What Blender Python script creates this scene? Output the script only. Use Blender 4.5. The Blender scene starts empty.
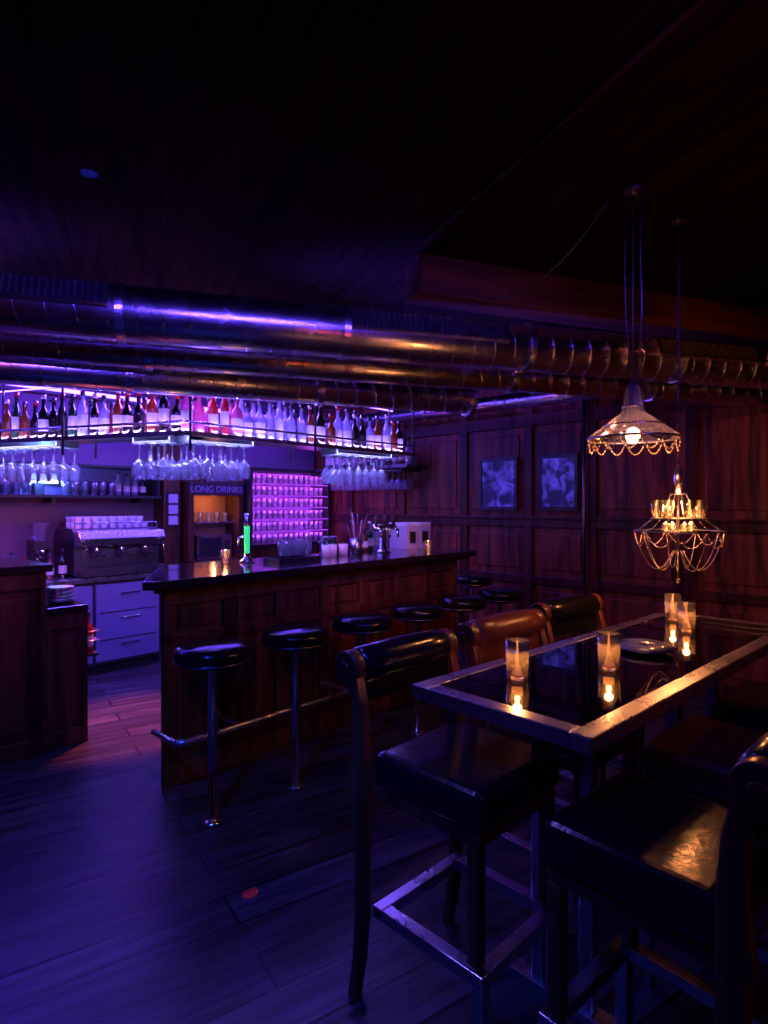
import bpy, bmesh, math, random
from mathutils import Matrix, Vector
random.seed(7)
scene = bpy.context.scene
T = Matrix.Translation
def RZ(a): return Matrix.Rotation(a, 4, 'Z')
BAR = T((-1.16, 3.12, 0)) @ RZ(math.radians(47.15))
TAB = T((0.08, 1.745, 0)) @ RZ(math.radians(43.0))
CEIL = 2.75

# ------------------------------------------------------------------ materials
def new_mat(name):
    m = bpy.data.materials.new(name); m.use_nodes = True
    nt = m.node_tree; b = nt.nodes['Principled BSDF']
    return m, nt, b
def pmat(name, col, rough=0.5, metal=0.0, emi=None, es=0.0, noise=0.0, spec=0.5, coat=0.0, bump=0.12):
    m, nt, b = new_mat(name)
    b.inputs['Base Color'].default_value = (*col, 1)
    b.inputs['Roughness'].default_value = rough
    b.inputs['Metallic'].default_value = metal
    b.inputs['Specular IOR Level'].default_value = spec
    b.inputs['Coat Weight'].default_value = coat
    if emi:
        b.inputs['Emission Color'].default_value = (*emi, 1)
        b.inputs['Emission Strength'].default_value = es
    if noise > 0:
        tc = nt.nodes.new('ShaderNodeTexCoord'); n = nt.nodes.new('ShaderNodeTexNoise')
        n.inputs['Scale'].default_value = 9; n.inputs['Detail'].default_value = 6
        nt.links.new(tc.outputs['Object'], n.inputs['Vector'])
        mr = nt.nodes.new('ShaderNodeMapRange')
        mr.inputs['To Min'].default_value = max(0.02, rough - noise); mr.inputs['To Max'].default_value = min(1, rough + noise)
        nt.links.new(n.outputs['Fac'], mr.inputs['Value']); nt.links.new(mr.outputs['Result'], b.inputs['Roughness'])
        bp = nt.nodes.new('ShaderNodeBump'); bp.inputs['Strength'].default_value = bump; bp.inputs['Distance'].default_value = 0.01
        n2 = nt.nodes.new('ShaderNodeTexNoise'); n2.inputs['Scale'].default_value = 40
        nt.links.new(tc.outputs['Object'], n2.inputs['Vector'])
        nt.links.new(n2.outputs['Fac'], bp.inputs['Height']); nt.links.new(bp.outputs['Normal'], b.inputs['Normal'])
    return m
def wood(name, c1, c2, axis='Z', rough=0.4, sc=1.0, spec=0.5):
    m, nt, b = new_mat(name)
    tc = nt.nodes.new('ShaderNodeTexCoord'); mp = nt.nodes.new('ShaderNodeMapping')
    s = [14*sc, 14*sc, 14*sc]; s['XYZ'.index(axis)] = 1.2*sc
    mp.inputs['Scale'].default_value = s
    n = nt.nodes.new('ShaderNodeTexNoise'); n.inputs['Scale'].default_value = 1.0; n.inputs['Detail'].default_value = 8; n.inputs['Distortion'].default_value = 0.8
    r = nt.nodes.new('ShaderNodeValToRGB')
    r.color_ramp.elements[0].position = 0.36; r.color_ramp.elements[0].color = (*c1, 1)
    r.color_ramp.elements[1].position = 0.66; r.color_ramp.elements[1].color = (*c2, 1)
    nt.links.new(tc.outputs['Object'], mp.inputs['Vector']); nt.links.new(mp.outputs['Vector'], n.inputs['Vector'])
    nt.links.new(n.outputs['Fac'], r.inputs['Fac']); nt.links.new(r.outputs['Color'], b.inputs['Base Color'])
    bp = nt.nodes.new('ShaderNodeBump'); bp.inputs['Strength'].default_value = 0.25; bp.inputs['Distance'].default_value = 0.004
    nt.links.new(n.outputs['Fac'], bp.inputs['Height']); nt.links.new(bp.outputs['Normal'], b.inputs['Normal'])
    b.inputs['Roughness'].default_value = rough; b.inputs['Specular IOR Level'].default_value = spec
    return m
def planks(name, c1, c2, mortar, ang, w, rough, length=2.2, rvar=0.15, spec=.5):
    m, nt, b = new_mat(name)
    b.inputs['Specular IOR Level'].default_value = spec
    tc = nt.nodes.new('ShaderNodeTexCoord'); mp = nt.nodes.new('ShaderNodeMapping')
    mp.inputs['Rotation'].default_value = (0, 0, -ang)
    br = nt.nodes.new('ShaderNodeTexBrick'); br.inputs['Scale'].default_value = 1.0
    br.inputs['Brick Width'].default_value = length; br.inputs['Row Height'].default_value = w
    br.inputs['Mortar Size'].default_value = 0.006; br.inputs['Color1'].default_value = (*c1, 1)
    br.inputs['Color2'].default_value = (*c2, 1); br.inputs['Mortar'].default_value = (*mortar, 1)
    nt.links.new(tc.outputs['Object'], mp.inputs['Vector']); nt.links.new(mp.outputs['Vector'], br.inputs['Vector'])
    mp2 = nt.nodes.new('ShaderNodeMapping'); mp2.inputs['Scale'].default_value = (1.3, 16, 1)
    nt.links.new(mp.outputs['Vector'], mp2.inputs['Vector'])
    n = nt.nodes.new('ShaderNodeTexNoise'); n.inputs['Scale'].default_value = 1.6; n.inputs['Detail'].default_value = 9; n.inputs['Distortion'].default_value = 0.5
    nt.links.new(mp2.outputs['Vector'], n.inputs['Vector'])
    mx = nt.nodes.new('ShaderNodeMix'); mx.data_type = 'RGBA'; mx.blend_type = 'MULTIPLY'; mx.inputs[0].default_value = 0.9
    r = nt.nodes.new('ShaderNodeValToRGB'); r.color_ramp.elements[0].position = .38; r.color_ramp.elements[0].color = (.15, .15, .15, 1)
    r.color_ramp.elements[1].position = .66
    nt.links.new(n.outputs['Fac'], r.inputs['Fac'])
    nt.links.new(br.outputs['Color'], mx.inputs[6]); nt.links.new(r.outputs['Color'], mx.inputs[7])
    nt.links.new(mx.outputs[2], b.inputs['Base Color'])
    mr = nt.nodes.new('ShaderNodeMapRange'); mr.inputs['To Min'].default_value = rough + rvar; mr.inputs['To Max'].default_value = rough - rvar
    nt.links.new(n.outputs['Fac'], mr.inputs['Value']); nt.links.new(mr.outputs['Result'], b.inputs['Roughness'])
    ad = nt.nodes.new('ShaderNodeMath'); ad.operation = 'MULTIPLY_ADD'; ad.inputs[1].default_value = 0.35
    iv = nt.nodes.new('ShaderNodeMath'); iv.operation = 'SUBTRACT'; iv.inputs[0].default_value = 1.0
    nt.links.new(br.outputs['Fac'], iv.inputs[1]); nt.links.new(n.outputs['Fac'], ad.inputs[0]); nt.links.new(iv.outputs[0], ad.inputs[2])
    bp = nt.nodes.new('ShaderNodeBump'); bp.inputs['Strength'].default_value = 0.7; bp.inputs['Distance'].default_value = 0.012
    nt.links.new(ad.outputs[0], bp.inputs['Height']); nt.links.new(bp.outputs['Normal'], b.inputs['Normal'])
    return m
def glass(name, tint, trans=0.85, rough=0.03, body=None, bodyf=0.0, gl=(1, 1, 1)):
    """thin glass: tinted see-through plus fresnel gloss, optionally a translucent body (liquid)"""
    m = bpy.data.materials.new(name); m.use_nodes = True; nt = m.node_tree; nt.nodes.clear()
    out = nt.nodes.new('ShaderNodeOutputMaterial')
    tr = nt.nodes.new('ShaderNodeBsdfTransparent'); tr.inputs['Color'].default_value = (tint[0]*trans, tint[1]*trans, tint[2]*trans, 1)
    gs = nt.nodes.new('ShaderNodeBsdfGlossy'); gs.inputs['Roughness'].default_value = rough; gs.inputs['Color'].default_value = (*gl, 1)
    lw = nt.nodes.new('ShaderNodeFresnel'); lw.inputs['IOR'].default_value = 1.55
    ad = nt.nodes.new('ShaderNodeMath'); ad.operation = 'ADD'; ad.inputs[1].default_value = 0.06; ad.use_clamp = True
    nt.links.new(lw.outputs[0], ad.inputs[0])
    base = tr.outputs[0]
    if bodyf > 0:
        tl = nt.nodes.new('ShaderNodeBsdfTranslucent'); tl.inputs['Color'].default_value = (*body, 1)
        df = nt.nodes.new('ShaderNodeBsdfDiffuse'); df.inputs['Color'].default_value = (*body, 1)
        m0 = nt.nodes.new('ShaderNodeMixShader'); m0.inputs[0].default_value = 0.4
        nt.links.new(tl.outputs[0], m0.inputs[1]); nt.links.new(df.outputs[0], m0.inputs[2])
        m1 = nt.nodes.new('ShaderNodeMixShader'); m1.inputs[0].default_value = bodyf
        nt.links.new(tr.outputs[0], m1.inputs[1]); nt.links.new(m0.outputs[0], m1.inputs[2]); base = m1.outputs[0]
    mx = nt.nodes.new('ShaderNodeMixShader')
    nt.links.new(ad.outputs[0], mx.inputs[0]); nt.links.new(base, mx.inputs[1]); nt.links.new(gs.outputs[0], mx.inputs[2])
    nt.links.new(mx.outputs[0], out.inputs['Surface'])
    return m

M = {}
M['floor'] = planks('floor_boards', (.10, .085, .10), (.042, .036, .045), (.002, .002, .003), math.radians(33-47.15), .17, .36)
M['ceil'] = planks('ceiling_boards', (.020, .008, .006), (.010, .004, .003), (.001, .0005, .0004), math.radians(113.5-47.15), .42, .8, 6, .1, .03)
M['wallwood'] = wood('wall_wood', (.04, .011, .005), (.26, .068, .024), 'Z', .42, 1, .3)
M['wallwood_d'] = wood('wall_wood_dark', (.020, .006, .003), (.10, .027, .010), 'Z', .42, 1, .3)
M['barwood'] = wood('bar_wood', (.030, .010, .006), (.14, .046, .022), 'Z', .38, 1)
M['beam'] = wood('beam_wood', (.03, .010, .006), (.10, .03, .014), 'X', .7, .8, .15)
M['chairwood'] = wood('chair_wood', (.06, .018, .010), (.20, .060, .025), 'Z', .28, 1.5)
M['plaster'] = pmat('dark_plaster', (.15, .09, .16), .6, noise=.15)
M['top'] = pmat('bar_top_lacquer', (.02, .012, .012), .14, noise=.06, coat=.4, bump=.02)
M['black'] = pmat('black_metal', (.02, .02, .02), .4)
M['leather'] = pmat('black_leather', (.008, .008, .011), .19, noise=.05, bump=.08)
M['leather_b'] = pmat('brown_leather', (.16, .04, .018), .30, noise=.08)
M['steel'] = pmat('brushed_steel', (.72, .70, .76), .28, 1, noise=.08, bump=.02)
M['chrome'] = pmat('chrome', (.8, .8, .82), .12, 1)
M['steel_d'] = pmat('steel_dark', (.22, .2, .22), .35, 1, noise=.1)
M['duct'] = pmat('galvanised_duct', (.72, .68, .72), .25, 1, noise=.09, bump=.05)
M['gunmetal'] = pmat('conduit_paint', (.03, .010, .006), .8, spec=.05)
M['white'] = pmat('white_ceramic', (.75, .73, .75), .25)
M['paper'] = pmat('paper', (.5, .46, .55), .7)
M['glass'] = glass('clear_glass', (.95, .95, 1), .92, .05, (.88, .88, 1), .22)
M['tumb'] = glass('tumbler_glass', (.95, .92, 1), .9, .08, (.9, .8, 1), .34)
M['cglass'] = glass('candle_glass', (1, .95, .9), .95, .04, (1, .8, .6), .10)
M['tglass'] = glass('table_glass', (.55, .5, .55), .8, .02)
M['flame'] = pmat('flame', (1, .5, .2), .5, emi=(1, .42, .1), es=60)
M['wax_glow'] = pmat('wax_glow', (.9, .6, .4), .5, emi=(1, .3, .08), es=2.2)  # candlelit glow of the wax put in as emission
M['bulb'] = pmat('bulb', (1, .6, .3), .5, emi=(1, .42, .12), es=45)
M['bead'] = pmat('beads', (.5, .36, .28), .2, .8)
M['ledp'] = pmat('led_violet', (0, 0, 0), .5, emi=(.12, .04, 1), es=22)
M['ledm'] = pmat('led_magenta', (0, 0, 0), .5, emi=(.4, .05, .9), es=1.3)
M['ledb'] = pmat('led_blue', (0, 0, 0), .5, emi=(.2, .3, 1), es=30)
M['down'] = pmat('downlight', (1, 1, 1), .5, emi=(.5, .4, 1), es=22)
M['green'] = pmat('green_tap_glow', (.05, .8, .2), .3, emi=(.05, 1, .25), es=.7)
M['dark'] = pmat('opening_shade', (.006, .005, .006), .8)  # flat dark colour painted for the shade inside duct openings
M['leaf'] = pmat('leaf', (.05, .14, .04), .5)
M['label'] = pmat('label', (.55, .5, .45), .6)
m, nt, pb = new_mat('picture_glow'); tc = nt.nodes.new('ShaderNodeTexCoord'); vo = nt.nodes.new('ShaderNodeTexNoise')
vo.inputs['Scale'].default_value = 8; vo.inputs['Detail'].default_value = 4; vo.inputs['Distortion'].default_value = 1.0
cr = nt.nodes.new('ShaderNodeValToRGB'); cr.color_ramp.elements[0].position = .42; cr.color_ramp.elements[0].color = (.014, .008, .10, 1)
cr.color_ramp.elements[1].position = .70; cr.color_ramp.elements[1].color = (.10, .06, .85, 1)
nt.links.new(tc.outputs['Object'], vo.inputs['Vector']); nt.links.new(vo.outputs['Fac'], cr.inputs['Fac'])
nt.links.new(cr.outputs['Color'], pb.inputs['Emission Color']); pb.inputs['Base Color'].default_value = (.004, .004, .02, 1)  # blue reflection on the picture painted in as emission
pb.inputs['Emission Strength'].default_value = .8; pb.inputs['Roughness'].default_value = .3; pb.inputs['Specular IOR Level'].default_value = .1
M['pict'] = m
B = {}
B['amber'] = glass('bottle_amber', (.9, .4, .1), .5, .05, (.45, .13, .05), .45)
B['green'] = glass('bottle_green', (.1, .35, .12), .4, .05, (.04, .16, .06), .5)
B['dark'] = glass('bottle_dark', (.08, .04, .03), .3, .05, (.03, .018, .02), .7)
B['pink'] = glass('bottle_pink', (1, .3, .6), .6, .05, (.9, .25, .5), .6)
B['red'] = glass('bottle_red', (.9, .05, .04), .5, .05, (.7, .06, .08), .6)
B['clear'] = glass('bottle_clear', (.85, .88, 1), .75, .05, (.75, .75, 1), .38)
B['blue'] = glass('bottle_blue', (.3, .4, 1), .6, .05, (.3, .4, .95), .4)

# ------------------------------------------------------------------ mesh builder
class MB:
    def __init__(s): s.bm = bmesh.new(); s.mats = []
    def mi(s, m):
        if m not in s.mats: s.mats.append(m)
        return s.mats.index(m)
    def box(s, c, d, m, rot=None):
        mt = T(c) @ (rot if rot else Matrix()) @ Matrix.Diagonal((*d, 1))
        r = bmesh.ops.create_cube(s.bm, size=1, matrix=mt); i = s.mi(m)
        for f in {f for v in r['verts'] for f in v.link_faces}: f.material_index = i
    def bx(s, x0, x1, y0, y1, z0, z1, m): s.box(((x0+x1)/2, (y0+y1)/2, (z0+z1)/2), (abs(x1-x0), abs(y1-y0), abs(z1-z0)), m)
    def lathe(s, prof, c, m, seg=14, mat=None, cap=True, smooth=True):
        mt = mat if mat else T(c); i = s.mi(m) if not isinstance(m, list) else None
        rings = []
        for r, z in prof:
            if r < 1e-5: rings.append([s.bm.verts.new(mt @ Vector((0, 0, z)))])
            else: rings.append([s.bm.verts.new(mt @ Vector((r*math.cos(2*math.pi*k/seg), r*math.sin(2*math.pi*k/seg), z))) for k in range(seg)])
        for a in range(len(rings)-1):
            A, C = rings[a], rings[a+1]; ii = i if i is not None else s.mi(m[a])
            for k in range(seg):
                k2 = (k+1) % seg
                if len(A) == 1 and len(C) == 1: continue
                if len(A) == 1: vs = [A[0], C[k2], C[k]]
                elif len(C) == 1: vs = [A[k], A[k2], C[0]]
                else: vs = [A[k], A[k2], C[k2], C[k]]
                f = s.bm.faces.new(vs); f.material_index = ii; f.smooth = smooth
        if cap:
            for R, fl, ii in ((rings[0], True, 0), (rings[-1], False, -1)):
                if len(R) > 1:
                    f = s.bm.faces.new(R[::-1] if fl else R); f.material_index = i if i is not None else s.mi(m[ii])
    def cyl(s, p0, p1, r, m, seg=12, r2=None):
        p0, p1 = Vector(p0), Vector(p1); d = p1-p0
        mt = T(p0) @ d.to_track_quat('Z', 'Y').to_matrix().to_4x4()
        s.lathe([(r, 0), (r2 if r2 is not None else r, d.length)], None, m, seg, mt)
    def tube(s, pts, r, m, seg=8, closed=False):
        pts = [Vector(p) for p in pts]; n = len(pts); i = s.mi(m); rings = []; up = None
        for k in range(n):
            a = pts[(k-1) % n] if (closed or k > 0) else pts[k]
            b = pts[(k+1) % n] if (closed or k < n-1) else pts[k]
            d = (b-a).normalized()
            if up is None: up = Vector((0, 0, 1)) if abs(d.z) < .9 else Vector((1, 0, 0))
            x = d.cross(up).normalized(); up = x.cross(d).normalized()
            rings.append([s.bm.verts.new(pts[k] + r*(x*math.cos(2*math.pi*j/seg) + up*math.sin(2*math.pi*j/seg))) for j in range(seg)])
        for k in range(n if closed else n-1):
            A, C = rings[k], rings[(k+1) % n]
            for j in range(seg):
                f = s.bm.faces.new([A[j], C[j], C[(j+1) % seg], A[(j+1) % seg]]); f.material_index = i; f.smooth = True
        if not closed:
            for R in (rings[0], rings[-1][::-1]):
                f = s.bm.faces.new(R); f.material_index = i
    def sphere(s, c, r, m, u=8, v=6, sz=1):
        rr = bmesh.ops.create_uvsphere(s.bm, u_segments=u, v_segments=v, radius=r, matrix=T(c) @ Matrix.Diagonal((1, 1, sz, 1))); i = s.mi(m)
        for f in {f for w in rr['verts'] for f in w.link_faces}: f.material_index = i; f.smooth = True
    def prism(s, poly, z0, z1, m, mat=None):
        mt = mat if mat else Matrix(); i = s.mi(m)
        a = [s.bm.verts.new(mt @ Vector((x, y, z0))) for x, y in poly]; b = [s.bm.verts.new(mt @ Vector((x, y, z1))) for x, y in poly]
        n = len(poly)
        fs = [s.bm.faces.new(a[::-1]), s.bm.faces.new(b)]
        for k in range(n): fs.append(s.bm.faces.new([a[k], a[(k+1) % n], b[(k+1) % n], b[k]]))
        for f in fs: f.material_index = i
    def mesh(s, name):
        bmesh.ops.recalc_face_normals(s.bm, faces=s.bm.faces)
        me = bpy.data.meshes.new(name); s.bm.to_mesh(me); s.bm.free()
        for m in s.mats: me.materials.append(m)
        return me
    def obj(s, name, mat=None, bevel=0, seg=2, parent=None):
        return place(s.mesh(name), name, mat, bevel, seg, parent)
def place(me, name, mat=None, bevel=0, seg=2, parent=None):
    o = bpy.data.objects.new(name, me); scene.collection.objects.link(o)
    if parent: o.parent = parent
    if mat is not None: o.matrix_local = mat
    if bevel:
        b = o.modifiers.new('bevel', 'BEVEL'); b.width = bevel; b.segments = seg; b.limit_method = 'ANGLE'; b.angle_limit = math.radians(40)
    return o
def empty(name, mat):
    e = bpy.data.objects.new(name, None); scene.collection.objects.link(e); e.matrix_world = mat; e.empty_display_size = .1; return e

# ------------------------------------------------------------------ room
T0, T1, N0, N1 = -3.0, 3.6, -5.0, 3.0
b = MB(); b.bx(T0-.1, T1+.1, N0-.1, N1+.1, -.1, 0, M['floor'])
b.obj('floor', BAR)
b = MB(); b.bx(T0-.1, T1+.1, N0-.1, N1+.1, CEIL, CEIL+.1, M['ceil']); b.obj('ceiling', BAR)
b = MB(); b.bx(T0-.1, T1+.1, N1, N1+.1, 0, CEIL, M['plaster']); b.obj('wall_back', BAR)
b = MB(); b.bx(T0-.1, T0, N0, N1, 0, CEIL, M['wallwood_d']); b.obj('wall_left', BAR)
b = MB(); b.bx(T0-.1, T1+.1, N0-.1, N0, 0, CEIL, M['wallwood_d']); b.obj('wall_front', BAR)
b = MB(); b.bx(T1, T1+.1, N0, N1, 0, CEIL, M['wallwood'])
b.obj('wall_right', BAR)
b = MB()
stiles = [2.3, 1.46, .62, -.12, -.74, -1.54, -2.3, -3.1, -3.9, -4.7]
for n in stiles: b.bx(T1-.03, T1, n-.045, n+.045, .12, 2.66, M['wallwood_d'])
for z0, z1 in ((.74, .82), (1.27, 1.36), (2.22, 2.34)):
    b.bx(T1-.027, T1, N0, N1, z0, z1, M['wallwood_d'])
b.bx(T1-.045, T1, N0, N1, 1.345, 1.375, M['wallwood_d'])
for i in range(len(stiles)-1):
    a, c = stiles[i]-.1, stiles[i+1]+.1
    for z0, z1 in ((.18, .68), (.88, 1.21), (1.44, 2.15)):
        b.bx(T1-.014, T1, c, a, z0, z1, M['wallwood'])
b.obj('trim_1', BAR, .008)
b = MB(); b.bx(T1-.05, T1, N0, N1, 0, .12, M['wallwood_d']); b.obj('baseboard_right', BAR, .005)
b = MB(); b.bx(T1-.09, T1, N0, N1, 2.66, CEIL, M['wallwood_d']); b.obj('trim_2', BAR, .01)
b = MB(); b.cyl((T1-.07, -.69, 0), (T1-.07, -.69, 2.66), .016, M['steel_d']); b.obj('wall_pipe', BAR)

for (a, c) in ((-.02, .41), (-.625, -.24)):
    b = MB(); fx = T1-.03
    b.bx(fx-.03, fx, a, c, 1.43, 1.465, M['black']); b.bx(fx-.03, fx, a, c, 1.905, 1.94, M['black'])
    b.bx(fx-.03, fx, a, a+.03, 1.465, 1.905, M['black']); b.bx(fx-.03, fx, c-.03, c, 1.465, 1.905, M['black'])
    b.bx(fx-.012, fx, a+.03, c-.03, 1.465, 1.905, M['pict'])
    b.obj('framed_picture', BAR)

d = Vector((2.31, .88, 0)).normalized(); ang = math.atan2(d.y, d.x)
b = MB(); b.bx(0, 2.95, 0, .2, 2.55, CEIL, M['beam']); b.obj('ceiling_beam', T((.18, 3.01-.0, 0)) @ RZ(ang), .01)
b = MB(); b.cyl((1.9, -1.07, 2.735), (.19, 2.87, 2.735), .010, M['gunmetal'])
for k in range(6):
    p = Vector((1.9, -1.07, 2.7)).lerp(Vector((.19, 2.87, 2.7)), (k+.5)/6); b.box((p.x, p.y, 2.735), (.025, .025, .03), M['gunmetal'])
b.obj('ceiling_conduit')

# ------------------------------------------------------------------ ducts
def duct(name, start, d, s0, s1, r, grilles=(), endcap=False, step=.12):
    a = math.atan2(d[1], d[0]); mt = T(start) @ RZ(a)
    b = MB(); rot = Matrix.Rotation(math.pi/2, 4, 'Y')
    b.lathe([(r, s0), (r, s1)], None, M['duct'], 48, rot, smooth=True)
    pts = []; n = int((s1-s0)/step*20)
    for k in range(n+1):
        s = s0+(s1-s0)*k/n; th = 2*math.pi*k/20
        pts.append((s, (r+.0005)*math.cos(th), (r+.0005)*math.sin(th)))
    b.tube(pts, .0028, M['duct'], 5)
    q = s0+.9
    while q < s1-.1:
        b.lathe([(r+.0005, q-.018), (r+.008, q-.016), (r+.008, q+.016), (r+.0005, q+.018)], None, M['duct'], 48, rot, smooth=False, cap=False); q += 1.05
    if endcap:
        b.lathe([(r, s1-.04), (r+.018, s1-.03), (r+.018, s1), (r-.01, s1), (r-.01, s1-.001)], None, M['duct'], 28, rot, smooth=False)
        b.lathe([(0.001, s1+.001), (r-.02, s1+.002)], None, M['dark'], 28, rot, cap=False)
    for g0, g1 in grilles:
        R = Matrix.Rotation(math.radians(72), 4, 'X')
        def gb(x0, x1, y0, y1, z0, z1, m):
            b.box(R @ Vector(((x0+x1)/2, (y0+y1)/2, (z0+z1)/2)), (x1-x0, y1-y0, z1-z0), m, R.copy())
        gb(g0, g1, -.042, .042, r-.02, r+.008, M['dark'])
        gb(g0-.02, g1+.02, -.055, -.042, r-.05, r+.018, M['duct']); gb(g0-.02, g1+.02, .042, .055, r-.05, r+.018, M['duct'])
        gb(g0-.02, g0, -.042, .042, r-.03, r+.018, M['duct']); gb(g1, g1+.02, -.042, .042, r-.03, r+.018, M['duct'])
        n = int((g1-g0)/.028)
        for q in range(1, n): gb(g0+q*(g1-g0)/n-.005, g0+q*(g1-g0)/n+.005, -.042, .042, r, r+.016, M['steel'])
    q = s0+.5
    while q < s1:
        b.cyl((q, 0, r), (q, 0, CEIL-start[2]), .0015, M['black'], 6); q += 1.3
    b.obj(name, mt)
duct('ventilation_duct', (-1.7, 2.65, 2.37), (.957, .29), -2.5, 4.85, .13, [(-.4, .44), (1.59, 2.42), (3.43, 4.15)])
duct('ventilation_duct', (-1.7, 2.98, 2.27), (.957, .29), -2.5, 4.55, .085)
duct('ventilation_duct', (-1.93, 3.02, 2.18), (2.503, .98), -2.4, 2.69, .092, endcap=True)
b = MB()
rt = T((3.33, 2.8, 2.43)) @ Matrix.Rotation(math.pi/2, 4, 'X')
b.lathe([(.075, 0), (.075, 6.8)], None, M['duct'], 32, rt)
for k in range(1, 7): s = k*.95; b.lathe([(.0755, s-.015), (.081, s-.013), (.081, s+.013), (.0755, s+.015)], None, M['duct'], 32, rt, smooth=False, cap=False)
for n in (2.4, .9, -.6, -2.1, -3.6): b.cyl((3.33, n, 2.5), (3.33, n, CEIL), .003, M['black'], 6)
b.obj('ventilation_duct', BAR)

# ------------------------------------------------------------------ bar counter
b = MB()
body = [(0, 0), (2.58, 0), (2.58, .52), (.33, .52)]
b.prism(body, 0, 1.04, M['barwood'])
W = M['barwood']
b.bx(0, 2.58, -.025, 0, 0, .12, W); b.bx(0, 2.58, -.025, 0, .95, 1.04, W); b.bx(0, 2.58, -.025, 0, .74, .80, W)
for k in range(8):
    x = .0+k*(2.58-.07)/7; b.bx(x, x+.07, -.025, 0, .12, .95, W)
for k in range(7):
    x = .0+k*(2.58-.07)/7; b.bx(x+.12, x+.31, -.014, 0, .17, .70, W); b.bx(x+.10, x+.33, -.014, 0, .825, .925, W)
body_o = b.obj('bar_counter_body', None, .006)
b = MB()
b.prism([(-.14, -.08), (-.1, -.13), (2.7, -.13), (2.76, -.08), (2.76, .58), (2.70, .62), (.30, .62)], 1.055, 1.10, M['top'])
b.prism([(-.08, -.08), (2.68, -.08), (2.68, .56), (.30, .56)], 1.03, 1.055, M['barwood'])
top_o = b.obj('bar_top', None, .010, 3)
b = MB(); b.tube([(-.05, -.02, .32), (-.05, -.25, .32), (0, -.27, .32), (2.6, -.27, .32), (2.64, -.25, .32), (2.64, .3, .32)], .016, M['steel'], 10)
for x in (.3, 1.1, 1.9, 2.5): b.cyl((x, -.27, .32), (x, -.01, .32), .012, M['steel']); b.cyl((x, -.03, .32), (x, -.02, .32), .03, M['steel'])
rail_o = b.obj('foot_rail')
e = empty('bar_counter', BAR)
for o in (body_o, top_o, rail_o): o.parent = e

# ------------------------------------------------------------------ bar stools
b = MB()
b.lathe([(0, 0), (.045, 0), (.045, .008), (.03, .014), (.022, .02), (.022, .71), (.05, .725), (.10, .735), (.10, .745), (0, .745)], (0, 0, 0), M['chrome'], 20, cap=False)
b.lathe([(0, .748), (.155, .748), (.168, .76), (.172, .78), (.172, .80), (.162, .822), (.13, .835), (0, .838)], (0, 0, 0), M['leather'], 28, cap=False)
b.lathe([(.173, .758), (.176, .762), (.173, .766)], (0, 0, 0), M['steel_d'], 28, cap=False)
stool = b.mesh('bar_stool')
for t, n in ((0.01, -.48), (.5, -.48), (1.0, -.48), (1.5, -.48), (2.0, -.48), (2.5, -.48), (3.1, .18)):
    place(stool, 'bar_stool', BAR @ T((t, n, 0)))

# ------------------------------------------------------------------ left counter
b = MB()
def panelled(b, x0, x1, y0, y1, z1, yface, W, nx):
    b.bx(x0, x1, y0, y1, 0, z1, W)
    f = yface
    w = (x1-x0)/nx
    b.bx(x0, x1, f-.02, f, 0, .1, W); b.bx(x0, x1, f-.018, f, z1-.1, z1, W)
    for k in range(nx+1):
        x = x0+k*w; xa = max(x0, x-.03); xb = min(x1, x+.03); b.bx(xa, xb, f-.018, f, .1, z1-.1, W)
    for k in range(nx): b.bx(x0+k*w+.07, x0+k*w+w-.07, f-.01, f, .15, z1-.15, W)
panelled(b, -.24, 0, .97, 1.55, .82, .97, M['barwood'], 1)
b.bx(-.24, .0, .94, 1.58, .82, .86, M['top'])
panelled(b, -2.6, -.24, .97, 1.55, 1.08, .97, M['barwood'], 6)
b.bx(-2.62, -.21, .93, 1.60, 1.08, 1.125, M['top'])
b.obj('side_counter', BAR, .006)
b = MB()
for k in range(8): b.lathe([(0, k*.012), (.05, k*.012), (.085, k*.012+.014), (.085, k*.012+.018), (0, k*.012+.006)], (0, 0, 0), M['steel'] if k % 2 else M['steel_d'], 20, cap=False)
b.obj('plate_stack', BAR @ T((-.11, 1.12, .862)))

# ------------------------------------------------------------------ bottles/glasses
def bottle(b, x, y, z, h, r, key, cap=None, label=True):
    m = B[key]; s = h/.30
    v = random.random()
    if v < .5: p = [(0, 0), (r*.9, 0), (r, .006), (r, .05*s), (r, .13*s), (r, .17*s), (r*.85, .19*s), (r*.42, .215*s), (.0135, .235*s), (.0125, .27*s), (.0155, .272*s), (.0155, .30*s), (0, .30*s)]
    elif v < .8: p = [(0, 0), (r*.95, 0), (r*1.05, .006), (r*1.08, .05*s), (r*1.1, .12*s), (r*1.05, .145*s), (r*.7, .17*s), (r*.4, .19*s), (.0135, .20*s), (.0135, .24*s), (.017, .245*s), (.017, .275*s), (0, .275*s)]
    else: p = [(0, 0), (r*.85, 0), (r*.88, .006), (r*.9, .06*s), (r*.9, .16*s), (r*.9, .19*s), (r*.75, .215*s), (r*.5, .235*s), (.014, .26*s), (.013, .30*s), (.015, .302*s), (.015, .33*s), (0, .33*s)]
    ms = [m, m, m, M['label'] if label else m, m, m, m, m, m, cap or M['black'], cap or M['black'], cap or M['black']]
    b.lathe(p, (x, y, z), ms, 12, cap=False)
def wineglass_down(b, x, y, z, s=1.0):
    p = [(.033, 0), (.033, -.003), (.004, -.008), (.0035, -.075), (.012, -.085), (.034, -.11), (.037, -.135), (.030, -.18)]
    b.lathe([(r*s, zz*s) for r, zz in p], (x, y, z), M['glass'], 12, cap=False)
def tumbler(b, x, y, z, h=.1, r=.033, m=None):
    b.lathe([(0, .002), (r*.8, .002), (r, h), (r*.93, h), (r*.73, .012), (0, .012)], (x, y, z), m or M['glass'], 10, cap=False)

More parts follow.
